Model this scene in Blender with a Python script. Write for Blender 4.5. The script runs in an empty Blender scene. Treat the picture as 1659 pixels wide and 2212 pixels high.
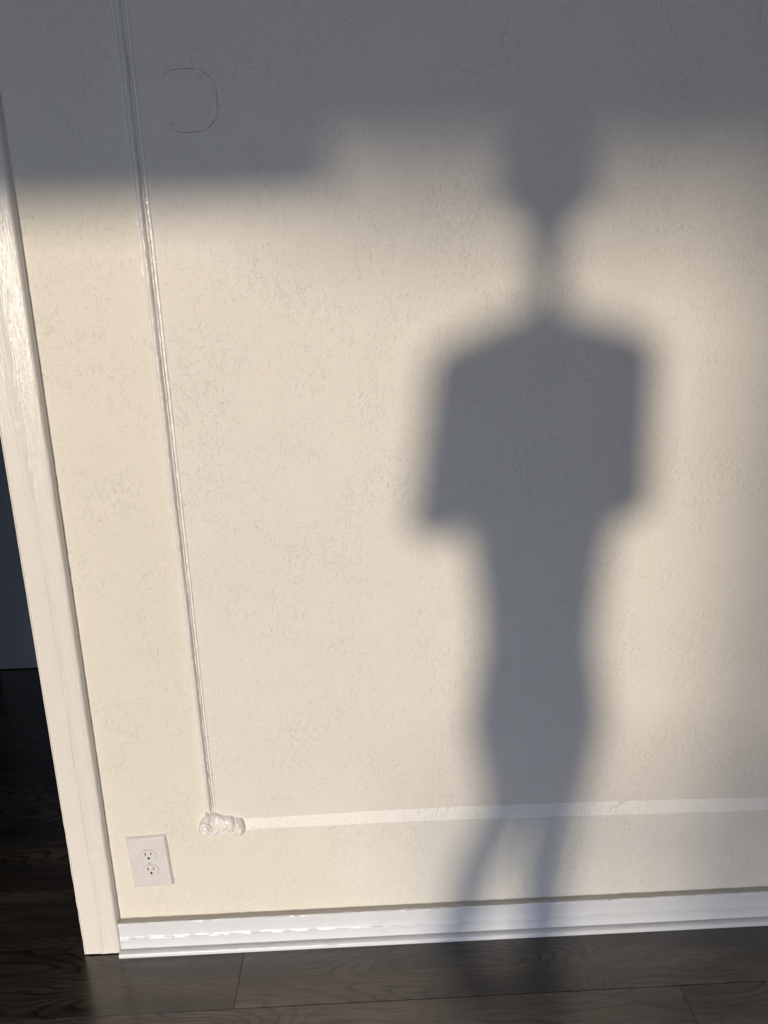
import bpy, bmesh, math, random
from mathutils import Vector, Matrix, Quaternion, noise

S = bpy.context.scene
COL = S.collection
random.seed(7)

# ------------------------------------------------------------------ camera
CAM_POS = Vector((0.0, -1.36907, 1.38362))
R_AX = Vector((0.99904078, -0.03226, -0.02961094))
U_AX = Vector((0.03695595, 0.25840669, 0.96532908))
F_AX = Vector((0.02348985, 0.96549742, -0.25935102))
cd = bpy.data.cameras.new('camera')
cam = bpy.data.objects.new('camera', cd)
COL.objects.link(cam)
cd.sensor_fit = 'HORIZONTAL'
cd.sensor_width = 36.0
cd.lens = 1558.99 / 1659.0 * 36.0
cd.clip_start = 0.005
m = Matrix((R_AX, U_AX, -F_AX)).transposed().to_4x4()
m.translation = CAM_POS
cam.matrix_world = m
S.camera = cam

# ------------------------------------------------------------------ world, sun, exposure
AZ = 0.2045        # tan of the sun's azimuth off the wall's normal
EL = 0.1016        # tan of its elevation
SUN_DIR = Vector((AZ, 1.0, -EL)).normalized()
w = bpy.data.worlds.new('sky')
S.world = w
w.use_nodes = True
bg = w.node_tree.nodes['Background']
bg.inputs['Color'].default_value = (0.66, 0.78, 1.0, 1)
bg.inputs['Strength'].default_value = 2.5

sd = bpy.data.lights.new('sun', 'SUN')
sd.energy = 2.8
sd.color = (1.0, 0.855, 0.68)
sd.angle = math.radians(3.6)
sun = bpy.data.objects.new('sun', sd)
COL.objects.link(sun)
sun.location = (-1.5, -7, 3)
sun.rotation_euler = SUN_DIR.to_track_quat('-Z', 'Y').to_euler()

S.view_settings.view_transform = 'Standard'
S.view_settings.look = 'None'
S.view_settings.gamma = 1.0
S.view_settings.exposure = 0.0
S.view_settings.use_curve_mapping = False
S.cycles.caustics_reflective = True
S.cycles.blur_glossy = 0.0
S.cycles.sample_clamp_indirect = 12.0
S.cycles.max_bounces = 8
S.cycles.diffuse_bounces = 5

# ------------------------------------------------------------------ helpers
def obj(name, verts, faces, mats, parent=None, smooth=False, fmat=None):
    me = bpy.data.meshes.new(name)
    me.from_pydata([tuple(v) for v in verts], [], faces)
    if not isinstance(mats, (list, tuple)):
        mats = [mats]
    for q in mats:
        me.materials.append(q)
    if fmat:
        for p, i in zip(me.polygons, fmat):
            p.material_index = i
    if smooth:
        for p in me.polygons:
            p.use_smooth = True
    me.update()
    o = bpy.data.objects.new(name, me)
    COL.objects.link(o)
    if parent:
        o.parent = parent
    return o

def fix(o, angle=None):
    """recalculate normals; optional smooth shading by angle"""
    bm = bmesh.new(); bm.from_mesh(o.data)
    bmesh.ops.recalc_face_normals(bm, faces=bm.faces)
    if angle:
        for f in bm.faces: f.smooth = True
        for e in bm.edges:
            if len(e.link_faces) == 2 and e.calc_face_angle(0) > math.radians(angle):
                e.smooth = False
    bm.to_mesh(o.data); bm.free()
    return o

def box(name, lo, hi, mat, parent=None, bevel=0.0, segs=2):
    bm = bmesh.new()
    bmesh.ops.create_cube(bm, size=1.0)
    for v in bm.verts:
        for i in range(3):
            v.co[i] = lo[i] + (v.co[i] + 0.5) * (hi[i] - lo[i])
    if bevel:
        bmesh.ops.bevel(bm, geom=bm.edges[:], offset=bevel, segments=segs, affect='EDGES', profile=0.5)
    me = bpy.data.meshes.new(name); bm.to_mesh(me); bm.free()
    me.materials.append(mat)
    o = bpy.data.objects.new(name, me); COL.objects.link(o)
    if parent: o.parent = parent
    return o

def empty(name, loc=(0, 0, 0), rot=(0, 0, 0)):
    o = bpy.data.objects.new(name, None); COL.objects.link(o)
    o.location = loc; o.rotation_euler = rot
    return o

def tag(o, label=None, cat=None, group=None, kind=None):
    if label: o['label'] = label
    if cat: o['category'] = cat
    if group: o['group'] = group
    if kind: o['kind'] = kind
    return o

def apply_mods(o):
    dg = bpy.context.evaluated_depsgraph_get()
    me = bpy.data.meshes.new_from_object(o.evaluated_get(dg))
    o.modifiers.clear(); o.data = me
    return o

def prism(pts, y0, y1):
    """closed outline in (x,z) extruded from y0 to y1 -> verts, faces"""
    n = len(pts)
    v = [(x, y0, z) for x, z in pts] + [(x, y1, z) for x, z in pts]
    f = [tuple(range(n)), tuple(range(2 * n - 1, n - 1, -1))]
    f += [(i, i + n, (i + 1) % n + n, (i + 1) % n) for i in range(n)]
    return v, f

def nz(x, y=0.0, z=0.0): return noise.noise(Vector((x, y, z)))

# ------------------------------------------------------------------ materials
class NT:
    def __init__(self, name):
        self.m = bpy.data.materials.new(name); self.m.use_nodes = True
        self.t = self.m.node_tree; self.b = self.t.nodes['Principled BSDF']
        self.tc = self.t.nodes.new('ShaderNodeTexCoord')
    def n(self, typ, **kw):
        q = self.t.nodes.new(typ)
        for k, v in kw.items():
            if k in q.inputs.keys() if isinstance(k, str) else False: q.inputs[k].default_value = v
            else: setattr(q, k, v)
        return q
    def l(self, a, b): self.t.links.new(a, b)
    def mapping(self, scale, src='Object'):
        q = self.t.nodes.new('ShaderNodeMapping'); q.inputs['Scale'].default_value = scale
        self.l(self.tc.outputs[src], q.inputs['Vector']); return q.outputs[0]
    def noise(self, vec, scale, detail=2.0, rough=0.5, dist=0.0):
        q = self.t.nodes.new('ShaderNodeTexNoise')
        q.inputs['Scale'].default_value = scale; q.inputs['Detail'].default_value = detail
        q.inputs['Roughness'].default_value = rough; q.inputs['Distortion'].default_value = dist
        self.l(vec, q.inputs['Vector']); return q.outputs['Fac']
    def ramp(self, fac, stops):
        q = self.t.nodes.new('ShaderNodeValToRGB'); e = q.color_ramp.elements
        while len(e) < len(stops): e.new(0.5)
        for s, (p, c) in zip(e, stops):
            s.position = p; s.color = c if len(c) == 4 else (*c, 1)
        self.l(fac, q.inputs[0]); return q.outputs[0]
    def mrange(self, fac, a, b, c=0.0, d=1.0, smooth=True):
        q = self.t.nodes.new('ShaderNodeMapRange'); q.inputs[1].default_value = a; q.inputs[2].default_value = b
        q.inputs[3].default_value = c; q.inputs[4].default_value = d
        if smooth: q.interpolation_type = 'SMOOTHSTEP'
        self.l(fac, q.inputs[0]); return q.outputs[0]
    def math(self, op, a, b=None):
        q = self.t.nodes.new('ShaderNodeMath'); q.operation = op
        for i, x in enumerate((a, b)):
            if x is None: continue
            if isinstance(x, (int, float)): q.inputs[i].default_value = x
            else: self.l(x, q.inputs[i])
        return q.outputs[0]
    def mix(self, fac, a, b, blend='MIX'):
        q = self.t.nodes.new('ShaderNodeMix'); q.data_type = 'RGBA'; q.blend_type = blend
        for i, x in ((0, fac), (6, a), (7, b)):
            if isinstance(x, (int, float)): q.inputs[i].default_value = x
            elif isinstance(x, tuple): q.inputs[i].default_value = (*x[:3], 1)
            else: self.l(x, q.inputs[i])
        return q.outputs[2]
    def bump(self, h, strength, dist, prev=None):
        q = self.t.nodes.new('ShaderNodeBump'); q.inputs['Strength'].default_value = strength
        q.inputs['Distance'].default_value = dist
        self.l(h, q.inputs['Height'])
        if prev is not None: self.l(prev, q.inputs['Normal'])
        return q.outputs[0]
    def done(self, color=None, rough=0.5, normal=None, spec=0.5):
        if color is not None:
            if isinstance(color, tuple): self.b.inputs['Base Color'].default_value = (*color[:3], 1)
            else: self.l(color, self.b.inputs['Base Color'])
        if isinstance(rough, (int, float)): self.b.inputs['Roughness'].default_value = rough
        else: self.l(rough, self.b.inputs['Roughness'])
        if normal is not None: self.l(normal, self.b.inputs['Normal'])
        self.b.inputs['Specular IOR Level'].default_value = spec
        return self.m

def plain(name, color, rough=0.5, spec=0.5, metal=0.0):
    q = NT(name); n = q.noise(q.tc.outputs['Object'], 40, 3)
    c = q.mix(q.mrange(n, 0.3, 0.7), tuple(x * 0.94 for x in color), color)
    q.b.inputs['Metallic'].default_value = metal
    return q.done(c, rough, None, spec)

def wall_paint(name, color, rough=0.55, amp=1.0, spec=0.35, paler=None):
    q = NT(name); v = q.tc.outputs['Object']
    stretch = q.mapping((1.35, 1.0, 1.0))
    fine = q.noise(stretch, 210, 2, 0.5, 0.4)                    # roller stipple
    patch = q.mrange(q.noise(v, 8, 3), 0.32, 0.68, 0.25, 1.0)      # texture is uneven over the wall
    isl = q.mrange(q.noise(stretch, 62, 3.0, 0.5, 1.2), 0.50, 0.68)   # flattened blobs
    blob = q.mrange(q.noise(v, 105, 1.5, 0.5, 0.6), 0.66, 0.80)
    broad = q.noise(v, 6, 2)
    n1 = q.bump(broad, 0.5, 0.012)
    n2 = q.bump(fine, 0.8 * amp, 0.0014, n1)
    n3 = q.bump(q.math('MULTIPLY', isl, patch), 0.8 * amp, 0.0010, n2)
    n4 = q.bump(blob, 0.7 * amp, 0.0011, n3)
    tint = q.mix(q.mrange(q.noise(v, 3, 3), 0.3, 0.7), tuple(x * 0.975 for x in color), color)
    if paler:                    # cooler light farther along the wall, put into the cream coat's tint
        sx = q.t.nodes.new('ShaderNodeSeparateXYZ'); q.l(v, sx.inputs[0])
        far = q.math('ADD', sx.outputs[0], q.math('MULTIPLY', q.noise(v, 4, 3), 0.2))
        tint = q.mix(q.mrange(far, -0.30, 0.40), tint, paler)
    return q.done(tint, rough, n4, spec)

def gloss_paint(name, color, rough=0.28, streak=(1, 1, 1), amp=1.0, dirt=0.0):
    q = NT(name); v = q.tc.outputs['Object']
    st = q.mapping(streak)
    a = q.noise(st, 60, 3, 0.55, 0.3)
    b = q.noise(v, 170, 2)
    n1 = q.bump(a, 0.45 * amp, 0.003)
    n2 = q.bump(b, 0.25 * amp, 0.001, n1)
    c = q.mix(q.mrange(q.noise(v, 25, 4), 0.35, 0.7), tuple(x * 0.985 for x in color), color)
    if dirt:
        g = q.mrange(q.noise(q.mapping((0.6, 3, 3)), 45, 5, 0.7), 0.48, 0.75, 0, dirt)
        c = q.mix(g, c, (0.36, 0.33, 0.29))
    return q.done(c, rough, n2, 0.5)

PANEL = wall_paint('panel_paint', (0.70, 0.665, 0.615))
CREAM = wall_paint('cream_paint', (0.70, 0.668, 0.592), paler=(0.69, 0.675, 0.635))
STRIPE = wall_paint('bare_stripe_paint', (0.84, 0.82, 0.79), 0.45, 1.2)
TRIM = gloss_paint('trim_paint', (0.66, 0.685, 0.725), 0.26, (0.25, 1, 1))
TRIM_V = gloss_paint('casing_paint', (0.73, 0.70, 0.655), 0.30, (3.2, 1, 0.22), 1.3)
MOULD = gloss_paint('moulding_paint', (0.75, 0.725, 0.695), 0.20, (1, 1, 0.6), 2.6)
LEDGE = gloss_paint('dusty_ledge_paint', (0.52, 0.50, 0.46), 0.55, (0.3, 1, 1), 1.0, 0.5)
SHOE = gloss_paint('shoe_top_paint', (0.66, 0.66, 0.66), 0.45, (0.3, 1, 1), 1.0, 0.35)
CRACK = plain('dark_crack', (0.20, 0.19, 0.17), 0.9)
FAINT = plain('faint_scuff', (0.46, 0.44, 0.39), 0.9)
CRACK_SHADE = plain('crack_shade_line', (0.30, 0.29, 0.28), 0.9)  # tone of the cover edge's crack and its painted shadow
PLASTIC = plain('white_plastic', (0.64, 0.62, 0.615), 0.42)
SLOT = plain('dark_slot', (0.03, 0.025, 0.02), 0.6)
CEIL = wall_paint('ceiling_paint', (0.86, 0.85, 0.84), 0.8, 0.5)
ROOM = wall_paint('room_paint', (0.74, 0.72, 0.68), 0.6, 0.6)
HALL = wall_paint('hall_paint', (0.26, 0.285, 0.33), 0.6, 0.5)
SUB = plain('subfloor', (0.02, 0.018, 0.016), 0.9)

def wood_mat():
    q = NT('grey_oak_vinyl')
    oi = q.t.nodes.new('ShaderNodeObjectInfo')
    add = q.t.nodes.new('ShaderNodeVectorMath'); add.operation = 'ADD'
    sc = q.t.nodes.new('ShaderNodeVectorMath'); sc.operation = 'SCALE'
    comb = q.t.nodes.new('ShaderNodeCombineXYZ')
    for i in range(3): q.l(oi.outputs['Random'], comb.inputs[i])
    q.l(comb.outputs[0], sc.inputs[0]); sc.inputs['Scale'].default_value = 37.0
    q.l(q.tc.outputs['Object'], add.inputs[0]); q.l(sc.outputs[0], add.inputs[1])
    def mp(s):
        k = q.t.nodes.new('ShaderNodeMapping'); k.inputs['Scale'].default_value = s
        q.l(add.outputs[0], k.inputs['Vector']); return k.outputs[0]
    field = q.noise(mp((2.1, 7.5, 1)), 1.0, 1.2, 0.4, 0.25)
    wob = q.noise(mp((14, 90, 1)), 1.0, 2, 0.5)
    ph = q.math('ADD', q.math('MULTIPLY', field, 24.0), q.math('MULTIPLY', wob, 0.55))
    rings = q.math('FRACT', ph)
    line = q.mrange(rings, 0.55, 0.98, 0, 1)
    line = q.math('MULTIPLY', line, q.mrange(rings, 1.0, 0.97, 0, 1))
    zone = q.mrange(q.noise(mp((1.3, 6, 1)), 1.0, 2), 0.36, 0.56, 0.20, 1.0)
    line = q.math('MULTIPLY', line, zone)
    fib = q.noise(mp((9, 260, 1)), 1.0, 4, 0.65)
    fibl = q.mrange(fib, 0.47, 0.66, 0, 1)
    blot = q.noise(mp((2.2, 9, 1)), 1.0, 3, 0.55)
    base = q.mix(q.mrange(blot, 0.3, 0.72), (0.034, 0.0255, 0.019), (0.118, 0.091, 0.069))
    tone = q.mrange(oi.outputs['Random'], 0, 1, 0.86, 1.12, False)
    hs = q.t.nodes.new('ShaderNodeHueSaturation'); q.l(tone, hs.inputs['Value']); q.l(base, hs.inputs['Color'])
    c = q.mix(q.math('MULTIPLY', line, 0.9), hs.outputs[0], (0.008, 0.007, 0.006))
    c = q.mix(q.math('MULTIPLY', fibl, 0.7), c, (0.010, 0.013, 0.011))
    n = q.bump(q.math('ADD', fib, q.math('MULTIPLY', line, -0.6)), 0.30, 0.0006)
    r = q.mrange(fib, 0.3, 0.7, 0.20, 0.28)
    q.b.inputs['Coat Weight'].default_value = 0.65
    q.b.inputs['Coat Roughness'].default_value = 0.18
    return q.done(c, r, n, 0.5)
WOOD = wood_mat()

# ------------------------------------------------------------------ room shell
ZC = 2.6            # ceiling
YW = -2.15           # window wall
X0, X1 = -2.2, 2.5  # side walls
DX0, DX1, DZ = -1.46, -0.662, 2.04   # doorway

# the wall in the picture: cream paint, a grey-white panel, a paler bare stripe
def mline(z): return -0.365 - 0.0058 * (z - 0.33)
ZT = [(-.2945,.3298),(-.2417,.3293),(-.1193,.3315),(-.0171,.3337),(.1881,.3345),(.4984,.33),(.7072,.3256),(.8745,.3206),(2.5,.315)]
ZB = [(-.2968,.3000),(-.2436,.3018),(-.1209,.301),(-.0182,.3026),(.188,.3009),(.5001,.2947),(.7101,.2905),(.8781,.2874),(2.5,.283)]
def lerp(T, x):
    if x <= T[0][0]: return T[0][1]
    for (a, b), (c, d) in zip(T, T[1:]):
        if x <= c: return b + (d - b) * (x - a) / (c - a)
    return T[-1][1]
V, F, FM = [], [], []
def quad(p, mi):
    i = len(V); V.extend(p); F.append(tuple(range(i, i + len(p)))); FM.append(mi)
def W(x, z, y=0.0): return (x, y, z)
xs = [-0.365]
while xs[-1] < 1.2: xs.append(xs[-1] + 0.006)
xs += [1.6, 2.0, X1]
def zt(x): return lerp(ZT, x) + 0.0006 * nz(x * 60) + 0.0005 * nz(x * 17, 4)
def zb(x): return lerp(ZB, x) + 0.0008 * nz(x * 70, 3) + 0.0006 * nz(x * 15, 9)
for a, b in zip(xs, xs[1:]):
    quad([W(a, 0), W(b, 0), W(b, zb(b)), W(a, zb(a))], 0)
    s = 2 if a > -0.30 else 0
    quad([W(a, zb(a)), W(b, zb(b)), W(b, zt(b)), W(a, zt(a))], s)
    ta = mline(ZC) if a == xs[0] else a
    quad([W(a, zt(a)), W(b, zt(b)), W(b, ZC), W(ta, ZC)], 1)
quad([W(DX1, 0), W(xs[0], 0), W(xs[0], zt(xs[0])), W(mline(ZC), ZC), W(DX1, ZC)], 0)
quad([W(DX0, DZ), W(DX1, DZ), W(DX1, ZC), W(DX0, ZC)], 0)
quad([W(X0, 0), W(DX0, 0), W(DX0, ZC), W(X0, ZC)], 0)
T = 0.12
for a, b, z0, z1 in ((DX1, X1, 0, ZC), (DX0, DX1, DZ, ZC), (X0, DX0, 0, ZC)):
    quad([W(b, z0, T), W(a, z0, T), W(a, z1, T), W(b, z1, T)], 3)
quad([W(DX1, 0, T), W(DX1, 0), W(DX1, DZ), W(DX1, DZ, T)], 3)
quad([W(DX0, 0), W(DX0, 0, T), W(DX0, DZ, T), W(DX0, DZ)], 3)
quad([W(DX0, DZ), W(DX0, DZ, T), W(DX1, DZ, T), W(DX1, DZ)], 3)
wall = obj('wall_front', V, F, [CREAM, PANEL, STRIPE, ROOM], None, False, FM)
tag(wall, kind='structure')

def slab(name, lo, hi, mat): return tag(box(name, lo, hi, mat), kind='structure')
floor = slab('floor', (X0 - .1, YW - .12, -0.05), (X1 + .1, 3.2, -0.0055), SUB)
slab('ceiling', (X0 - .1, YW - .12, ZC), (X1 + .1, 3.2, ZC + .1), CEIL)
slab('wall_left', (X0 - .1, YW - .12, 0), (X0, 3.2, ZC), ROOM)
slab('wall_right', (X1, YW - .12, 0), (X1 + .1, 3.2, ZC), ROOM)
slab('wall_end', (X0, 3.1, 0), (X1, 3.2, ZC), ROOM)
# hallway wall seen through the doorway
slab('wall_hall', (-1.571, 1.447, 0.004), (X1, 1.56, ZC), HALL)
# window wall with its tall opening
WX0, WX1, WZ0, WZ1 = -1.52, 0.95, 0.03, 2.25
Vw, Fw = [], []
def bx(lo, hi):
    i = len(Vw)
    Vw.extend([(x, y, z) for x in (lo[0], hi[0]) for y in (lo[1], hi[1]) for z in (lo[2], hi[2])])
    Fw.extend([tuple(i + k for k in f) for f in ((0,1,3,2),(4,6,7,5),(0,4,5,1),(2,3,7,6),(0,2,6,4),(1,5,7,3))])
bx((X0, YW - .12, 0), (WX0, YW, ZC)); bx((WX1, YW - .12, 0), (X1, YW, ZC))
bx((WX0, YW - .12, WZ1), (WX1, YW, ZC)); bx((WX0, YW - .12, 0), (WX1, YW, WZ0))
tag(fix(obj('wall_back', Vw, Fw, ROOM)), kind='structure')
Vw, Fw = [], []
for lo, hi in (((WX0, YW-.1, WZ0), (WX0+.04, YW-.04, WZ1)), ((WX1-.04, YW-.1, WZ0), (WX1, YW-.04, WZ1)),
               ((WX0+.04, YW-.1, WZ1-.04), (WX1-.04, YW-.04, WZ1)), ((WX0+.04, YW-.1, WZ0), (WX1-.04, YW-.04, WZ0+.02))): bx(lo, hi)
tag(fix(obj('window_1', Vw, Fw, TRIM)), kind='structure')
slab('ground', (-30, -45, -0.25), (30, YW - .13, -0.12), plain('terrace_concrete', (0.50, 0.51, 0.53), 0.9))

# unseen roof added outside the window: its far edge cuts off the low sun softly
Vw, Fw = [], []
pr = [(-1.25, YW - .125), (-1.25, -6.0), (3.6, -7.3), (3.6, YW - .125)]
n = len(pr)
Vw = [(x, y, 2.16) for x, y in pr] + [(x, y, 2.34) for x, y in pr]
Fw = [tuple(range(n)), tuple(range(2*n-1, n-1, -1))] + [(i, i+n, (i+1) % n + n, (i+1) % n) for i in range(n)]
tag(fix(obj('added_roof', Vw, Fw, plain('added_roof_boards', (0.20, 0.16, 0.13), 0.85))), kind='structure')

# unseen post and railing of upright bars, added to dim the sun
RAILP = plain('added_rail_paint', (0.42, 0.42, 0.42), 0.6)
tag(box('added_post', (-0.455, -6.16, -0.12), (-0.285, -5.99, 2.16), RAILP), kind='structure')
rail = empty('added_railing', (0, -6.1, -0.12))
tag(rail, 'unseen railing of upright bars, added to dim the low sun', 'railing')
def rpart(nm, lo, hi):
    o = box(nm, lo, hi, RAILP); o.parent = rail; o.matrix_parent_inverse = Matrix.Translation((0, 6.1, .12)); return o
for a, b in ((-1.12, -.458), (-.282, 2.0)):
    rpart('top_rail', (a, -6.14, .96), (b, -6.06, 1.0)); rpart('bottom_rail', (a, -6.12, .0), (b, -6.08, .04))
bar0 = None
bx_ = [-1.08 + .095 * i for i in range(32)]
for x in bx_:
    if -.50 < x < -.27: continue
    if bar0 is None:
        bar0 = rpart('baluster', (-.013, -6.113, .04), (.013, -6.087, .96)); o = bar0
    else:
        o = bar0.copy(); COL.objects.link(o)
    o.location = (x, 0, 0)

# floor planks, one object each
PW = 0.1775
row0 = -0.1720
def plank_mesh(L):
    g = 0.0003; h = 0.0005
    lo = (g, g, -0.0055); hi = (L - g, PW - g, 0.0)
    v = [(lo[0], lo[1], lo[2]), (hi[0], lo[1], lo[2]), (hi[0], hi[1], lo[2]), (lo[0], hi[1], lo[2])]
    v += [(lo[0], lo[1], -h), (hi[0], lo[1], -h), (hi[0], hi[1], -h), (lo[0], hi[1], -h)]
    v += [(lo[0]+h, lo[1]+h, 0), (hi[0]-h, lo[1]+h, 0), (hi[0]-h, hi[1]-h, 0), (lo[0]+h, hi[1]-h, 0)]
    f = [(0,1,5,4),(1,2,6,5),(2,3,7,6),(3,0,4,7),(4,5,9,8),(5,6,10,9),(6,7,11,10),(7,4,8,11),(8,9,10,11)]
    me = bpy.data.meshes.new('plank'); me.from_pydata(v, [], f); me.materials.append(WOOD); return me
LP = 1.50
pm = plank_mesh(LP)
for k in range(-12, 18):
    off = {0: -0.317, -1: 0.625, 1: -0.02, 2: 0.34}.get(k, random.random() * LP)
    y = row0 + PW * k
    x = off - LP * math.ceil((off - X0) / LP)
    while x < X1:
        a, b = max(x, X0), min(x + LP, X1)
        if b - a > 0.05:
            me = pm if b - a > LP - 1e-6 else plank_mesh(b - a)
            o = bpy.data.objects.new('plank', me); COL.objects.link(o); o.parent = floor
            o.location = (a, y, 0)
        x += LP

# ------------------------------------------------------------------ door casing
def lean(z): return 0.006 * (z - 1.1)
CAS = [(-.6750,.118),(-.6750,-.0165),(-.6742,-.0185),(-.6722,-.0188),(-.6712,-.0172),(-.6704,-.0172),(-.6694,-.0186),
       (-.652,-.0192),(-.6345,-.0194),(-.6338,-.0199),(-.6330,-.0201),(-.6322,-.0199),(-.6315,-.0194),(-.612,-.0192),
       (-.5975,-.0190),(-.5945,-.0176),(-.5928,-.0150),(-.5920,-.0090),(-.5915,0.0005)]
V, F = [], []
zs = [0.003 + 0.012 * i for i in range(int(2.06 / 0.012))]
n = len(CAS)
for z in zs:
    for i, (x, y) in enumerate(CAS):
        e = 0.0012 * nz(z * 38, 2.2) * max(0.15, min(1, (0.55 - z) / 0.25)) if i < 6 else 0.0003 * nz(z * 5, i * .05)
        if i in (16, 17): e += 0.0008 * nz(z * 45, 7)
        zz = z
        if z == zs[0]: zz = 0.003 + 0.0022 * nz(x * 160, 3.3)
        V.append((x + lean(z) + e, y + (0.0004 * nz(z * 25, i) if 0 < i < n - 1 else 0), zz))
for j in range(len(zs) - 1):
    for i in range(n - 1):
        F.append((j*n+i, j*n+i+1, (j+1)*n+i+1, (j+1)*n+i))
F.append(tuple(range(n)))
door = empty('door_1', (DX1, 0, 0)); tag(door, kind='structure')
cas = fix(obj('casing', V, F, TRIM_V), 40)
V2 = [(DX0 + DX1 - 0.0 - x, y, z) for x, y, z in V]
cas2 = fix(obj('casing', V2, F, TRIM_V), 40)
head = box('head_casing', (DX0 - .072, -.019, 2.045), (DX1 + .072, 0, 2.13), TRIM_V, None, 0.003)
jl = box('jamb', (DX0, 0.0, 0.003), (DX0 + .012, .118, DZ), TRIM_V)
jt = box('jamb', (DX0 + .012, 0.0, DZ - .012), (DX1, .118, DZ), TRIM_V)
for o in (cas, cas2, head, jl, jt):
    o.parent = door; o.matrix_parent_inverse = Matrix.Translation((-DX1, 0, 0))

# ------------------------------------------------------------------ baseboard with shoe
def sweep_x(name, prof, x0, x1, step, mats, fm, jit, parent=None):
    V, F, M = [], [], []; n = len(prof); N = int((x1 - x0) / step)
    for j in range(N + 1):
        x = x0 + (x1 - x0) * j / N
        for i, (y, z) in enumerate(prof):
            dy, dz = jit(i, x)
            V.append((x, y + dy, z + dz))
    for j in range(N):
        for i in range(n - 1):
            F.append((j*n+i, (j+1)*n+i, (j+1)*n+i+1, j*n+i+1)); M.append(fm[i])
    F.append(tuple(range(n))); M.append(0)
    o = obj(name, V, F, mats, parent, False, M)
    return fix(o, 35)
BB = [(0.0,.0),(0.0,.0795),(-.0035,.0800),(-.008,.0800),(-.0125,.0808),(-.0160,.0802),(-.0180,.0778),(-.0178,.073),(-.0164,.064),(-.0156,.054),
      (-.0160,.046),(-.0172,.0405),(-.0190,.0388),(-.0193,.0372),(-.0180,.0345),(-.0178,.022),(-.0182,.0125),(-.0180,.0)]
def jb(i, x):
    if i in (0, 17): return 0, 0
    if i == 1: return 0, 0.0010 * nz(x * 55, 1) + (0.0016 * abs(nz(x * 120, 8)) if x > .1 else 0)
    if i in (2, 3, 4, 5, 6):
        a = 0.0016 if x > 0.05 else 0.0006
        return 0.0007 * nz(x * 70, i * .5, 2), a * nz(x * 90, i * .6) + 0.0007 * nz(x * 22, 2)
    return 0.0003 * nz(x * 40, i), 0.0005 * nz(x * 30, i * .3)
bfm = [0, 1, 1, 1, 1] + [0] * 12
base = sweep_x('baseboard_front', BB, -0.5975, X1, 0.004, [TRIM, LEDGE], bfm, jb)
tag(base, kind='structure')
SH = [(-.0182,.0),(-.0182,.0112),(-.0205,.0118),(-.0265,.0112),(-.0300,.0100),(-.0318,.0080),(-.0324,.0050),(-.0325,.0)]
def js(i, x):
    return (0, 0) if i in (0, 7) else (0.0002 * nz(x * 30, i), 0.0004 * nz(x * 60, i * .4))
shoe = sweep_x('shoe_moulding', SH, -0.5985, X1, 0.005, [TRIM, SHOE], [0, 1, 1, 1, 0, 0, 0], js, base)

# ------------------------------------------------------------------ panel moulding: strip and carved scroll
mould = empty('panel_moulding', (-0.37, 0, 0.32))
tag(mould, 'white painted vertical picture-frame moulding strip on the wall, ending in a carved scroll', 'moulding')
MP = [(0,0),(.02,.0012),(.06,.0018),(.10,.0010),(.14,.0014),(.19,.0032),(.25,.0060),(.31,.0082),(.37,.0098),(.42,.0106),(.47,.0102),(.53,.0082),
      (.59,.0050),(.63,.0016),(.66,.0004),(.69,.0016),(.715,.0040),(.74,.0038),(.765,.0006),(.82,.0001),(.88,.0002),(.91,.0014),(.95,.0018),(1.0,-.0002)]
V, F = [], []; n = len(MP)
N = 760; z0, z1 = 0.322, 2.58
for j in range(N + 1):
    z = z0 + (z1 - z0) * j / N
    t = (z - .414) / (1.898 - .414)
    xl = -.3765 - .0122 * t + 0.0005 * nz(z * 9, 1); xr = -.3545 - .0048 * t + 0.0005 * nz(z * 11, 5)
    for i, (s, h) in enumerate(MP):
        big = 14 <= i <= 18
        e = (0.0007 if big else 0.0003) * nz(z * 55, i * .35) + (0.0006 if i >= 19 or i <= 3 else 0.0002) * nz(z * 130, i * .5, 3)
        hh = h + (0.0004 * nz(z * 80, i * .7, 9) + (0.0007 * nz(z * 33, 6) if big else 0)) * (0 if i in (0, n - 1) else 1)
        hh *= max(0.0, min(1.0, (z - 0.322) / 0.050))
        V.append((xl + (xr - xl) * s + e, -max(hh, -0.0004), z))
for j in range(N):
    for i in range(n - 1):
        F.append((j*n+i, j*n+i+1, (j+1)*n+i+1, (j+1)*n+i))
strip = fix(obj('strip', V, F, MOULD), 50)

C4 = ((-.4137,.4204), (-.2551,.4120), (-.4327,.2313), (-.2692,.2219))
def uv2w(u, v):
    a, b = u / 1659.0, v / 1659.0
    x = (C4[0][0]*(1-a)+C4[1][0]*a)*(1-b) + (C4[2][0]*(1-a)+C4[3][0]*a)*b
    z = (C4[0][1]*(1-a)+C4[1][1]*a)*(1-b) + (C4[2][1]*(1-a)+C4[3][1]*a)*b
    return x, z
OUT = [(436,590),(590,580),(660,596),(720,615),(780,640),(880,668),(1000,665),(1120,705),(1290,730),(1330,850),(1352,940),(1330,1030),(1290,1080),
       (1180,1102),(1125,1085),(1118,1045),(1150,1010),(1040,1000),(950,1012),(860,1040),(760,1080),(640,1105),(540,1105),(450,1080),
       (370,1035),(310,960),(293,890),(305,830),(335,770),(385,715),(424,670)]
def sdf(u, v):
    d = 1e9; inside = False; n = len(OUT)
    for i in range(n):
        ax, ay = OUT[i]; bx_, by = OUT[(i + 1) % n]
        ex, ey = bx_ - ax, by - ay; wx, wy = u - ax, v - ay
        t = max(0, min(1, (wx*ex + wy*ey) / (ex*ex + ey*ey)))
        d = min(d, math.hypot(wx - ex*t, wy - ey*t))
        if (ay > v) != (by > v) and u < ex * (v - ay) / ey + ax: inside = not inside
    return d if inside else -d
def sst(a, b, x):
    t = max(0, min(1, (x - a) / (b - a))); return t*t*(3-2*t)
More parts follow.
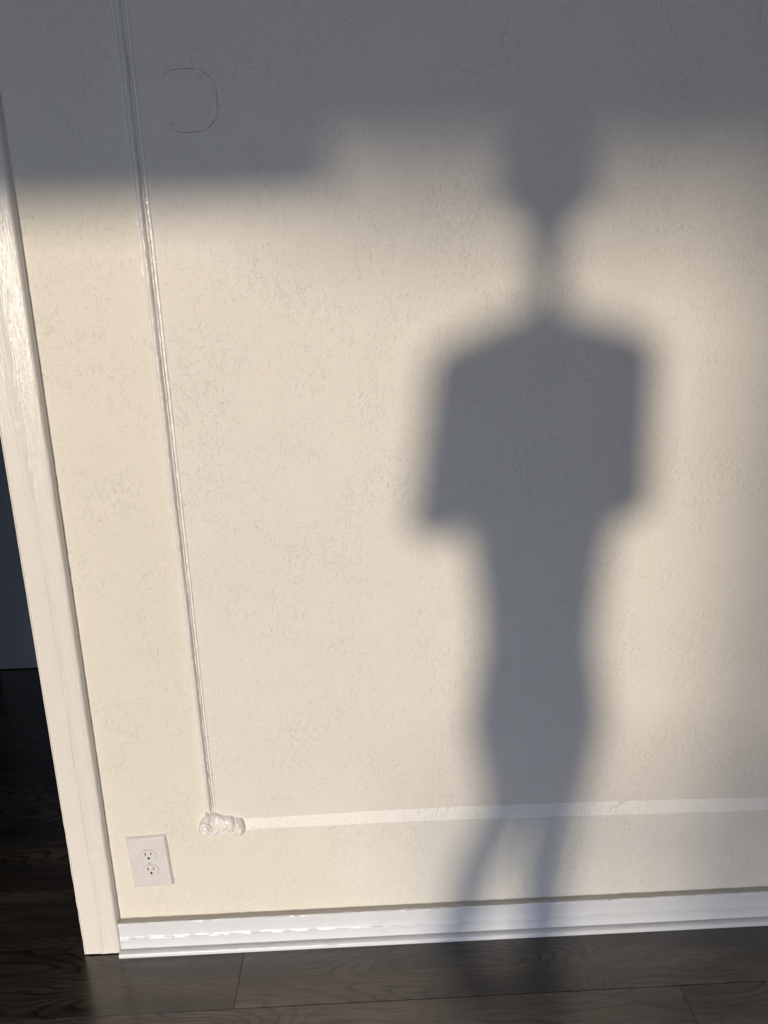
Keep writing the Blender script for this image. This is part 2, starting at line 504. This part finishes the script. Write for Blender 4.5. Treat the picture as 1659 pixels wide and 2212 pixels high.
def gauss(u, v, cx, cy, sx, sy, ang=0):
    c, s = math.cos(ang), math.sin(ang); du, dv = u-cx, v-cy
    p = (du*c + dv*s)/sx; q = (-du*s + dv*c)/sy
    return math.exp(-(p*p + q*q))
def relief(u, v):
    d = sdf(u, v)
    if d < -14: return None
    h = 9.0 * (1 - math.exp(-max(d, 0) / 30))
    # rolled scroll eye at the left
    r = math.hypot(u - 440, (v - 895)); th = math.atan2(v - 895, u - 440)
    if r < 200:
        k = 1 - sst(135, 165, r)
        dome = 8.5 + 2.5 * math.sqrt(max(0, 1 - (r/150)**2))
        spiral = 1.3 * math.sin(2*math.pi*(r/62.0) - th - 0.6) * sst(12, 40, r) * k
        edge = min(1, max(d, 0) / 30)
        h = h * (1 - k) + (dome + spiral) * k * edge
        h -= 3.6 * math.exp(-((r - 152)/15)**2) * (0.35 + 0.65*max(0, math.cos(th - 0.2)))
        h += 1.5 * math.exp(-((r - 185)/16)**2) * max(0, math.cos(th - 0.7))
    # end of the half-round strip running down into the scroll
    h += 5.0 * math.exp(-((u - 505 - (v-600)*.08)/62)**2) * sst(820, 660, v) * min(1, max(d, 0)/25 + .3)
    # lower sweeping lip
    for (ax, ay), (bx_, by) in (((600,1045),(720,985)), ((720,985),(760,900)), ((520,1060),(760,1050)), ((760,1050),(960,975))):
        ex, ey = bx_-ax, by-ay; t = max(0, min(1, ((u-ax)*ex+(v-ay)*ey)/(ex*ex+ey*ey)))
        q = math.hypot(u-ax-ex*t, v-ay-ey*t)
        h += 1.5 * math.exp(-(q/24)**2); h -= 1.2 * math.exp(-((q-42)/14)**2) * (1 if d > 25 else 0)
    # leaf lobes towards the right
    h += 3.2 * gauss(u, v, 1035, 840, 75, 120) + 2.2 * gauss(u, v, 850, 850, 85, 95)
    h += 3.0 * gauss(u, v, 1215, 800, 65, 70) + 3.4 * gauss(u, v, 1230, 980, 80, 85)
    h -= 4.2 * math.exp(-((u - 1112 - 12*math.sin(v/40))/15)**2) * sst(690, 730, v) * sst(1010, 930, v)
    h -= 1.8 * math.exp(-((u - 945)/12)**2) * sst(760, 800, v) * sst(990, 930, v)
    h -= 2.6 * gauss(u, v, 1180, 900, 60, 14)
    h -= 3.0 * gauss(u, v, 690, 700, 40, 50) + 1.5 * gauss(u, v, 780, 740, 60, 26, .3)
    h += 0.9 * nz(u/60, v/48, 1) * sst(560, 700, u) + 0.25 * nz(u/22, v/22, 5)
    if d < 14: h = min(h, 2.5 + d * .5)
    return max(h, -0.4) if d > 0 else -0.4 + 0.0*d
idx = {}; V, F = [], []
su = 7
U = range(262, 1390, su); VV = range(520, 1135, su)
for a, u in enumerate(U):
    for b, v in enumerate(VV):
        h = relief(u, v)
        if h is None: continue
        x, z = uv2w(u, v); idx[a, b] = len(V); V.append((x, -h * (1.35 if h > 0 else 1) / 1000.0, z))
for (a, b) in list(idx):
    q = [idx.get(k) for k in ((a,b),(a+1,b),(a+1,b+1),(a,b+1))]
    if None not in q: F.append(tuple(q))
scroll = fix(obj('carved_scroll', V, F, MOULD), 70)
tag(scroll, 'carved scroll end of the moulding, softened by layers of white paint')
for o in (strip, scroll):
    o.parent = mould; o.matrix_parent_inverse = Matrix.Translation((.37, 0, -.32))
# make sure relief faces look into the room
for o in (strip, scroll):
    bm = bmesh.new(); bm.from_mesh(o.data)
    if sum(f.normal.y * f.calc_area() for f in bm.faces) > 0:
        bmesh.ops.reverse_faces(bm, faces=bm.faces[:])
    bm.to_mesh(o.data); bm.free()

# ------------------------------------------------------------------ wall outlet
out = empty('wall_outlet', (-0.5113, 0.0, 0.2315), (0, math.radians(-2.3), 0))
tag(out, 'white power outlet with two sockets, low on the wall beside the door casing', 'outlet')
PWD, PHT, PD = 0.0882, 0.1320, 0.0058
bm = bmesh.new()
ring = []
for (ww, hh, y) in ((PWD/2, PHT/2, 0.0015), (PWD/2, PHT/2, -0.0016), (PWD/2-.0012, PHT/2-.0012, -0.0030),
                    (PWD/2-.0034, PHT/2-.0034, -PD+.0004), (PWD/2-.0042, PHT/2-.0042, -PD)):
    pts = []
    rr = 0.0022
    for cx, cz, a0 in ((1, 1, 0), (-1, 1, 90), (-1, -1, 180), (1, -1, 270)):
        for k in range(4):
            a = math.radians(a0 + 30 * k)
            pts.append(bm.verts.new((cx*(ww-rr) + rr*math.cos(a), y, cz*(hh-rr) + rr*math.sin(a))))
    ring.append(pts)
for A, B in zip(ring, ring[1:]):
    for i in range(16):
        bm.faces.new((A[i], A[(i+1) % 16], B[(i+1) % 16], B[i]))
bm.faces.new(ring[-1]); bm.faces.new(list(reversed(ring[0])))
bmesh.ops.recalc_face_normals(bm, faces=bm.faces)
me = bpy.data.meshes.new('cover_plate'); bm.to_mesh(me); bm.free(); me.materials.append(PLASTIC)
plate = bpy.data.objects.new('cover_plate', me); COL.objects.link(plate)
def face_outline(cz, r, hz, grow=0.0):
    pts = []; r += grow; hz += grow
    a = math.asin(hz / r)
    for s in (0, 1):
        for k in range(13):
            t = -a + 2*a*k/12 + (math.pi if s else 0)
            pts.append((r*math.cos(t), cz + r*math.sin(t)))
    return pts
def cutter(pts, y0, y1):
    v, f = prism(pts, y0, y1); return fix(obj('tmp', v, f, SLOT))
def cut(o, cs):
    for c in cs:
        md = o.modifiers.new('b', 'BOOLEAN'); md.object = c; md.operation = 'DIFFERENCE'; md.solver = 'EXACT'
    apply_mods(o)
    for c in cs:
        bpy.data.objects.remove(c)
ZO = -0.0015
RC = (ZO + .0196, ZO - .0196)
cs = [cutter(face_outline(c, .0172, .0140, .0004), -.02, .01) for c in RC]
cs.append(cutter([(.0036*math.cos(t*math.pi/8), ZO + .0036*math.sin(t*math.pi/8)) for t in range(16)], -.02, -.0042))
cut(plate, cs)
plate.parent = out
for c in RC:
    v, f = prism(face_outline(c, .0172, .0140), -PD - .0004, .0005)
    rc = fix(obj('receptacle', v, f, PLASTIC))
    sl = [cutter([(-.0070, c+.0005), (-.0049, c+.0005), (-.0049, c+.0088), (-.0070, c+.0088)], -.02, -.002),
          cutter([(.0053, c+.0012), (.0072, c+.0012), (.0072, c+.0082), (.0053, c+.0082)], -.02, -.002),
          cutter([(-.0026, c-.0092), (.0026, c-.0092)] + [(.0026*math.cos(t), c-.0064+.0030*math.sin(t)) for t in [math.pi*k/8 for k in range(9)]], -.02, -.002)]
    cut(rc, sl); rc.parent = out
    for nm, (xa, xb, za, zb_) in (('slot', (-.0072, -.0047, .0003, .0090)), ('slot', (.0051, .0074, .0010, .0084)), ('ground_hole', (-.0028, .0028, -.0094, -.0032))):
        s = box(nm, (xa, -.0027, c + za), (xb, -.0021, c + zb_), SLOT, rc)
bm = bmesh.new()
bmesh.ops.create_uvsphere(bm, u_segments=16, v_segments=8, radius=.0033)
for v in bm.verts: v.co = Vector((v.co.x, -.0045 + v.co.y*.35 - .0006, ZO + v.co.z))
me = bpy.data.meshes.new('screw'); bm.to_mesh(me); bm.free(); me.materials.append(PLASTIC)
screw = bpy.data.objects.new('screw', me); COL.objects.link(screw)
cut(screw, [cutter([(-.0004, ZO-.0032), (.0004, ZO-.0032), (.0004, ZO+.0032), (-.0004, ZO+.0032)], -.02, -.0056)])
screw.parent = out
dark = box('slot_shadow', (-.0004, -.0056, ZO-.0028), (.0004, -.0053, ZO+.0028), SLOT, screw)
dark.name = 'screw_slot'

# ------------------------------------------------------------------ painted-over octagonal cover plate
OC = [(-.3225,.7660),(-.3166,.7845),(-.3038,.7953),(-.2536,.7970),(-.2293,.7751),(-.2276,.7244),(-.2518,.7006),(-.2967,.6995),(-.3100,.7065),(-.3225,.7290)]
OC = [(x, z + 1.0) for x, z in OC]
cov = empty('box_cover', (-.275, 0, 1.748))
tag(cov, 'flat octagonal junction box cover painted over in the wall colour beside the moulding', 'cover plate')
n = len(OC); V = []
for x, z in OC:
    t = (x + .3225) / .095
    V.append((x, 0.001, z))
for x, z in OC:
    t = max(0, (x + .3225) / .095); V.append((x, -0.0002 - 0.0012 * t, z))
for x, z in OC:
    t = max(0, (x + .3225) / .095)
    cx, cz = -.275, 1.748; V.append((x + (cx-x)*.02, -0.0004 - 0.0014 * t, z + (cz-z)*.02))
F = [tuple(range(2*n, 3*n))]
for i in range(n):
    j = (i+1) % n; F.append((i, j, n+j, n+i)); F.append((n+i, n+j, 2*n+j, 2*n+i))
disc = fix(obj('plate', V, F, PANEL))
# dark line painted for the crack and shadow along the plate's edge
def ribbon(name, pts, wd, mat, y=-0.0003):
    V, F = [], []
    for i, p in enumerate(pts):
        a = pts[max(0, i-1)]; b = pts[min(len(pts)-1, i+1)]
        dx, dz = b[0]-a[0], b[1]-a[1]; L = math.hypot(dx, dz) or 1
        k = wd[i] / 2 if isinstance(wd, list) else wd/2
        V += [(p[0]-dz/L*k, y, p[1]+dx/L*k), (p[0], y - .0002, p[1]), (p[0]+dz/L*k, y, p[1]-dx/L*k)]
    for i in range(len(pts)-1):
        F += [(3*i, 3*i+1, 3*i+4, 3*i+3), (3*i+1, 3*i+2, 3*i+5, 3*i+4)]
    return fix(obj(name, V, F, mat))
def dense(pts, k=5, j=0.0003):
    r = []
    for a, b in zip(pts, pts[1:]):
        for i in range(k):
            t = i/k; r.append((a[0]+(b[0]-a[0])*t + j*nz(a[0]*900+i, 1), a[1]+(b[1]-a[1])*t + j*nz(a[1]*900+i, 2)))
    return r + [pts[-1]]
def chaikin(p, k=2):
    for _ in range(k):
        q = [p[0]]
        for a, b in zip(p, p[1:]):
            q += [(a[0]*.8+b[0]*.2, a[1]*.8+b[1]*.2), (a[0]*.2+b[0]*.8, a[1]*.2+b[1]*.8)]
        p = q + [p[-1]]
    return p
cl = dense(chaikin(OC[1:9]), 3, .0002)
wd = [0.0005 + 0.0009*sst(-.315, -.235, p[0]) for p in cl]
crk = ribbon('edge_crack_shade', cl, wd, CRACK_SHADE, -0.0012)
def bumpy(name, cx, cz, r, h, mat):
    bm = bmesh.new(); bmesh.ops.create_uvsphere(bm, u_segments=14, v_segments=8, radius=1)
    for v in bm.verts: v.co = Vector((cx + v.co.x*r, -.0002 + v.co.y*h, cz + v.co.z*r))
    me = bpy.data.meshes.new(name); bm.to_mesh(me); bm.free(); me.materials.append(mat)
    for p in me.polygons: p.use_smooth = True
    o = bpy.data.objects.new(name, me); COL.objects.link(o); return o
scr = bumpy('screw', -.3084, 1.7155, .0042, .0020, PANEL)
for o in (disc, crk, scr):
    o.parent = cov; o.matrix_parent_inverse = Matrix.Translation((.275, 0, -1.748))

# small marks that belong to the wall
def mark(pts, w_, mat, name): 
    o = ribbon(name, dense(pts, 4, .0002), w_, mat, -.0003); o.parent = wall; return o
mark([(.292,1.380),(.297,1.3765),(.303,1.3762),(.309,1.380)], .0016, PANEL, 'paint_ridge')
mark([(.292,1.3795),(.297,1.376),(.303,1.3757),(.309,1.3795)], .0005, FAINT, 'paint_crack')
mark([(.5385,1.347),(.5415,1.3505)], .0012, FAINT, 'scuff')
mark([(.517,.311),(.526,.3155),(.532,.317),(.540,.323),(.548,.326),(.553,.331)], .0010, FAINT, 'paint_crack')
mark([(.452,.243),(.456,.236),(.457,.229),(.459,.221)], .0010, FAINT, 'scuff')
mark([(.147,.3628),(.160,.362),(.173,.3604)], .0006, FAINT, 'scuff')
mark([(-.20,1.708),(-.215,1.702)], .0006, FAINT, 'scuff')
mark([(-.236,1.671),(-.221,1.678)], .0006, FAINT, 'scuff')
mark([(.4215,1.2605),(.431,1.259),(.437,1.2575)], .0009, FAINT, 'scuff')
mark([(.5205,.654),(.5235,.650)], .0011, FAINT, 'scuff')
mark([(.5455,.652),(.547,.649)], .0011, FAINT, 'scuff')
for p in ([(-.494,.158),(-.491,.153)], [(-.4895,.143),(-.4885,.138)], [(-.4865,.133),(-.483,.126)], [(-.4845,.118),(-.4855,.113)], [(-.4865,.106),(-.487,.100)]):
    mark(p, .0005, FAINT, 'paint_crack')
mark([(-.115,.2925),(-.104,.2945),(-.094,.298)], .0012, FAINT, 'scuff')

# ------------------------------------------------------------------ unseen roller blind, added to shade the wall's upper left
bl = empty('added_blind', (-1.05, YW + .03, 2.3))
tag(bl, 'unseen roller blind added over the left half of the window to shade the wall', 'blind')
FAB = plain('added_blind_fabric', (0.45, 0.43, 0.40), 0.9)
BZ = 1.804
for o in (box('added_blind_cloth', (WX0 - .05, YW + .018, BZ), (-.485, YW + .021, 2.29), FAB),
          box('added_blind_bar', (WX0 - .05, YW + .012, BZ - .012), (-.485, YW + .027, BZ + .008), TRIM, None, .003)):
    o.parent = bl; o.matrix_parent_inverse = Matrix.Translation((1.05, -YW - .03, -2.3))
bm = bmesh.new(); bmesh.ops.create_cone(bm, cap_ends=True, segments=20, radius1=.022, radius2=.022, depth=1.085)
for v in bm.verts: v.co = Vector((v.co.z - 1.0275, YW + .03 + v.co.x, 2.30 + v.co.y))
me = bpy.data.meshes.new('roller'); bm.to_mesh(me); bm.free(); me.materials.append(TRIM)
o = bpy.data.objects.new('roller', me); COL.objects.link(o); o.parent = bl; o.matrix_parent_inverse = Matrix.Translation((1.05, -YW - .03, -2.3))  # roller of the added blind

# ------------------------------------------------------------------ the photographer, who casts the shadow
PX, PY = 0.0, -1.68
who = empty('person', (PX, PY, 0))
tag(who, 'slim person in grey jumper and dark trousers, holding up a phone towards the wall', 'person')
SKIN = plain('skin', (0.55, 0.36, 0.27), 0.5)
HAIR = plain('dark_hair', (0.05, 0.035, 0.03), 0.5)
KNIT = plain('grey_knit', (0.22, 0.22, 0.24), 0.9)
DENIM = plain('dark_denim', (0.05, 0.055, 0.08), 0.85)
LEATHER = plain('shoe_leather', (0.04, 0.035, 0.03), 0.5)
PH0 = CAM_POS - U_AX * 0.055 - R_AX * 0.022 - F_AX * 0.0105      # centre of the phone
def PF(a, b, c):
    q = PH0 + R_AX * a + U_AX * b + F_AX * c
    return (q.x - PX, q.y - PY, q.z)
def skin(name, J, E, mat, root, parent, sub=2):
    names = list(J); idx = {k: i for i, k in enumerate(names)}
    me = bpy.data.meshes.new(name)
    me.from_pydata([J[k][0] for k in names], [(idx[a], idx[b]) for a, b in E], [])
    o = bpy.data.objects.new(name, me); COL.objects.link(o)
    md = o.modifiers.new('skin', 'SKIN'); md.use_smooth_shade = True; md.branch_smoothing = 0.5
    for k in names:
        r = J[k][1]; sv = me.skin_vertices[0].data[idx[k]]
        sv.radius = (r, r) if not isinstance(r, tuple) else r
        sv.use_root = (k == root)
    s = o.modifiers.new('sub', 'SUBSURF'); s.levels = sub; s.render_levels = sub
    apply_mods(o); o.data.materials.clear(); o.data.materials.append(mat)
    for p in o.data.polygons: p.use_smooth = True
    o.parent = parent; return o
LEG = {'pelvis': ((0, 0, .99), (.100, .10)), 'hip_l': ((-.052, 0, .88), (.068, .090)), 'hip_r': ((.056, 0, .88), (.068, .090)),
       'thigh_l': ((-.072, .005, .71), (.070, .080)), 'thigh_r': ((.082, .005, .71), (.070, .080)),
       'knee_l': ((-.056, .0, .51), .052), 'knee_r': ((.062, .02, .50), .052),
       'calf_l': ((-.140, -.05, .33), .046), 'calf_r': ((.030, .0, .34), .056),
       'ankle_l': ((-.220, -.10, .09), .034), 'ankle_r': ((.028, -.01, .09), .036)}
LEGE = [('pelvis','hip_l'),('pelvis','hip_r'),('hip_l','thigh_l'),('hip_r','thigh_r'),('thigh_l','knee_l'),('thigh_r','knee_r'),
        ('knee_l','calf_l'),('knee_r','calf_r'),('calf_l','ankle_l'),('calf_r','ankle_r')]
TOR = {'waist': ((0, 0, 1.12), (.108, .09)), 'chest': ((0, .0, 1.30), (.135, .10)), 'upper': ((0, 0, 1.49), (.125, .075)),
       'trap_l': ((-.072, 0, 1.508), .046), 'trap_r': ((.072, 0, 1.508), .046),
       'sho_l': ((-.160, 0, 1.455), .058), 'sho_r': ((.158, 0, 1.472), .056),
       'elb_l': ((-.208, .03, 1.160), .044), 'elb_r': ((.182, .03, 1.190), .044)}
TORE = [('waist','chest'),('chest','upper'),('upper','trap_l'),('upper','trap_r'),('trap_l','sho_l'),('trap_r','sho_r'),('sho_l','elb_l'),('sho_r','elb_r')]
WL = PF(-.062, -.085, -.045); WR = PF(.062, -.085, -.045)
J = {k: (p, tuple(x - .014 for x in r) if isinstance(r, tuple) else r) for k, (p, r) in LEG.items()}; J.update(TOR)
J.update({'nk0': ((0, .0, 1.575), .033), 'nk1': ((0, .012, 1.612), .032), 'jaw': ((.006, .04, 1.675), (.060, .066)), 'head': ((.010, .03, 1.755), (.080, .092)),
          'crown': ((0, .015, 1.83), (.062, .075)), 'wri_l': (WL, .027), 'wri_r': (WR, .027),
          'heel_l': ((-.22, -.10, .045), .034), 'toe_l': ((-.235, .03, .03), .028), 'heel_r': ((.032, -.01, .045), .034), 'toe_r': ((.030, .13, .03), .028)})
E = LEGE + TORE + [('pelvis','waist'),('upper','nk0'),('nk0','nk1'),('nk1','jaw'),('jaw','head'),('head','crown'),('elb_l','wri_l'),('elb_r','wri_r'),
     ('ankle_l','heel_l'),('heel_l','toe_l'),('ankle_r','heel_r'),('heel_r','toe_r')]
J['nose0'] = ((0, .105, 1.745), .014); J['nose1'] = ((0, .133, 1.728), .012); E += [('head','nose0'),('nose0','nose1')]
for s, q in ((-1, 'l'), (1, 'r')):
    J['palm_' + q] = (PF(s*.056, -.055, -.022), (.022, .026)); E.append(('wri_' + q, 'palm_' + q))
    for i, (b, ln) in enumerate(((-.012, .024), (-.031, .028), (-.050, .026), (-.068, .020))):
        k = '%s%d' % (q, i)
        J['ka' + k] = (PF(s*.054, b, -.008), .010); J['kb' + k] = (PF(s*.049, b + .002, .010), .009); J['kc' + k] = (PF(s*(.040 - ln*.6), b + .004, .0135), .0075)
        E += [('palm_' + q, 'ka' + k), ('ka' + k, 'kb' + k), ('kb' + k, 'kc' + k)]
    J['ta' + q] = (PF(s*.046, -.045, -.026), .012); J['tb' + q] = (PF(s*.030, -.028, -.018), .010); J['tc' + q] = (PF(s*.018, -.018, -.014), .008)
    E += [('palm_' + q, 'ta' + q), ('ta' + q, 'tb' + q), ('tb' + q, 'tc' + q)]
skin('body', J, E, SKIN, 'pelvis', who)
def cloth(name, J, E, mat, parent, voxel=.011, it=8):
    # garment: one closed skin remeshed over tapered limbs
    b0 = bmesh.new(); bmesh.ops.create_uvsphere(b0, u_segments=16, v_segments=10, radius=1)
    b0.verts.index_update(); BV = [tuple(v.co) for v in b0.verts]; BF = [tuple(v.index for v in f.verts) for f in b0.faces]; b0.free()
    vs, fs = [], []
    def ball(p, r):
        rx, ry = r if isinstance(r, tuple) else (r, r)
        o0 = len(vs)
        vs.extend((p[0] + x*rx, p[1] + y*ry, p[2] + z*min(rx, ry)*.9) for x, y, z in BV)
        fs.extend(tuple(o0 + i for i in f) for f in BF)
    T2 = lambda r: r if isinstance(r, tuple) else (r, r)
    for a, b in E:
        (pa, ra), (pb, rb) = J[a], J[b]; ra, rb = T2(ra), T2(rb)
        d = (Vector(pb) - Vector(pa)).length; k = max(2, int(d / .03))
        for i in range(k + 1):
            t = i / k; ball(Vector(pa).lerp(Vector(pb), t), (ra[0] + (rb[0]-ra[0])*t, ra[1] + (rb[1]-ra[1])*t))
    me = bpy.data.meshes.new(name); me.from_pydata(vs, [], fs)
    o = bpy.data.objects.new(name, me); COL.objects.link(o)
    r = o.modifiers.new('r', 'REMESH'); r.mode = 'VOXEL'; r.voxel_size = voxel
    q = o.modifiers.new('s', 'SMOOTH'); q.iterations = it; q.factor = .5
    apply_mods(o); o.data.materials.clear(); o.data.materials.append(mat)
    for p in o.data.polygons: p.use_smooth = True
    o.parent = parent; return o
def grow(D, g):
    return {k: (p, tuple(x + g for x in r) if isinstance(r, tuple) else r + g) for k, (p, r) in D.items()}
sw = grow(TOR, .006); sw['hem'] = ((.004, 0, .93), (.130, .112)); sw['mid'] = ((.002, 0, 1.0), (.134, .112)); sw['collar'] = ((0, .003, 1.548), .042)
sw['waist'] = ((0, 0, 1.12), (.150, .12)); sw['chest'] = ((0, 0, 1.28), (.190, .13))
for q, e, w_ in (('l', 'elb_l', WL), ('r', 'elb_r', WR)):
    a = Vector(TOR[e][0]); b = Vector(w_); c = a.lerp(b, .9); sw['cuff_' + q] = (tuple(c), .037)
cloth('jumper', sw, TORE + [('hem','mid'),('mid','waist'),('upper','collar'),('elb_l','cuff_l'),('elb_r','cuff_r')], KNIT, who)
tr = grow(LEG, .006)
cloth('trousers', tr, LEGE, DENIM, who)
for s, (hx, hy, tx, ty) in enumerate(((-.22, -.10, -.238, .06), (.032, -.01, .030, .16))):
    bm = bmesh.new(); bmesh.ops.create_cube(bm, size=1)
    for v in bm.verts:
        t = v.co.y + .5
        wd_ = .040 if t > .5 else .034
        v.co = Vector((hx + (tx-hx)*t + v.co.x*2*wd_, hy - .04 + (ty + .03 - hy + .04 - .0)*t*0.93, .002 + (v.co.z + .5)*(.052 if t > .5 else .085)))
    bmesh.ops.subdivide_edges(bm, edges=bm.edges[:], cuts=2, use_grid_fill=True)
    bmesh.ops.bevel(bm, geom=[e for e in bm.edges if len(e.link_faces) == 2 and e.calc_face_angle(0) > .5], offset=.014, segments=3, affect='EDGES')
    me = bpy.data.meshes.new('shoe'); bm.to_mesh(me); bm.free(); me.materials.append(LEATHER)
    for p in me.polygons: p.use_smooth = True
    o = bpy.data.objects.new('shoe', me); COL.objects.link(o); o.parent = who
bm = bmesh.new(); bmesh.ops.create_uvsphere(bm, u_segments=24, v_segments=16, radius=1)
for v in bm.verts:
    front = max(0, v.co.y)
    k = 1 - .12*front
    z = v.co.z
    if v.co.y > .25 and z < .35: z = .35 + (z - .35)*.15
    v.co = Vector((v.co.x*.090*k, .012 + v.co.y*.105*k, 1.775 + z*.098))
me = bpy.data.meshes.new('hair'); bm.to_mesh(me); bm.free(); me.materials.append(HAIR)
for p in me.polygons: p.use_smooth = True
o = bpy.data.objects.new('hair', me); COL.objects.link(o); o.parent = who
EYE = plain('eye', (0.05, 0.04, 0.035), 0.2)
for s in (-1, 1):
    for nm, c, r, mt in (('eye', (s*.030, .108, 1.752), (.011, .007, .006), EYE), ('ear', (s*.084, .02, 1.735), (.008, .018, .028), SKIN)):
        bm = bmesh.new(); bmesh.ops.create_uvsphere(bm, u_segments=12, v_segments=8, radius=1)
        for v in bm.verts: v.co = Vector((c[0] + v.co.x*r[0], c[1] + v.co.y*r[1], c[2] + v.co.z*r[2]))
        me = bpy.data.meshes.new(nm); bm.to_mesh(me); bm.free(); me.materials.append(mt)
        o = bpy.data.objects.new(nm, me); COL.objects.link(o); o.parent = who
bm = bmesh.new(); bmesh.ops.create_uvsphere(bm, u_segments=12, v_segments=8, radius=1)
for v in bm.verts: v.co = Vector((v.co.x*.022, .103 + v.co.y*.007, 1.700 + v.co.z*.007))
me = bpy.data.meshes.new('mouth'); bm.to_mesh(me); bm.free(); me.materials.append(plain('lips', (.45, .2, .18), .5))
o = bpy.data.objects.new('mouth', me); COL.objects.link(o); o.parent = who

# the phone, its lens just behind the picture's viewpoint
PBLACK = plain('phone_black', (0.02, 0.02, 0.022), 0.3)
PGLASS = plain('phone_glass', (0.01, 0.01, 0.012), 0.08)
phone = empty('smartphone'); tag(phone, 'black smartphone held upright in both hands, its lens facing the wall', 'phone')
pm_ = Matrix((R_AX, U_AX, -F_AX)).transposed().to_4x4(); pm_.translation = PH0; phone.matrix_world = pm_
box('case', (-.036, -.074, -.004), (.036, .074, .004), PBLACK, phone, .0035, 3)
box('screen', (-.034, -.072, .0040), (.034, .072, .0044), PGLASS, phone)
box('camera_bump', (.003, .036, -.0055), (.033, .070, -.0041), PBLACK, phone, .0006, 1)
for dx, dy in ((.022, .055), (.011, .044)):
    bm = bmesh.new(); bmesh.ops.create_cone(bm, cap_ends=True, segments=20, radius1=.005, radius2=.005, depth=.0012)
    for v in bm.verts: v.co += Vector((dx, dy, -.0062))
    me = bpy.data.meshes.new('lens'); bm.to_mesh(me); bm.free(); me.materials.append(PGLASS)
    o = bpy.data.objects.new('lens', me); COL.objects.link(o); o.parent = phone
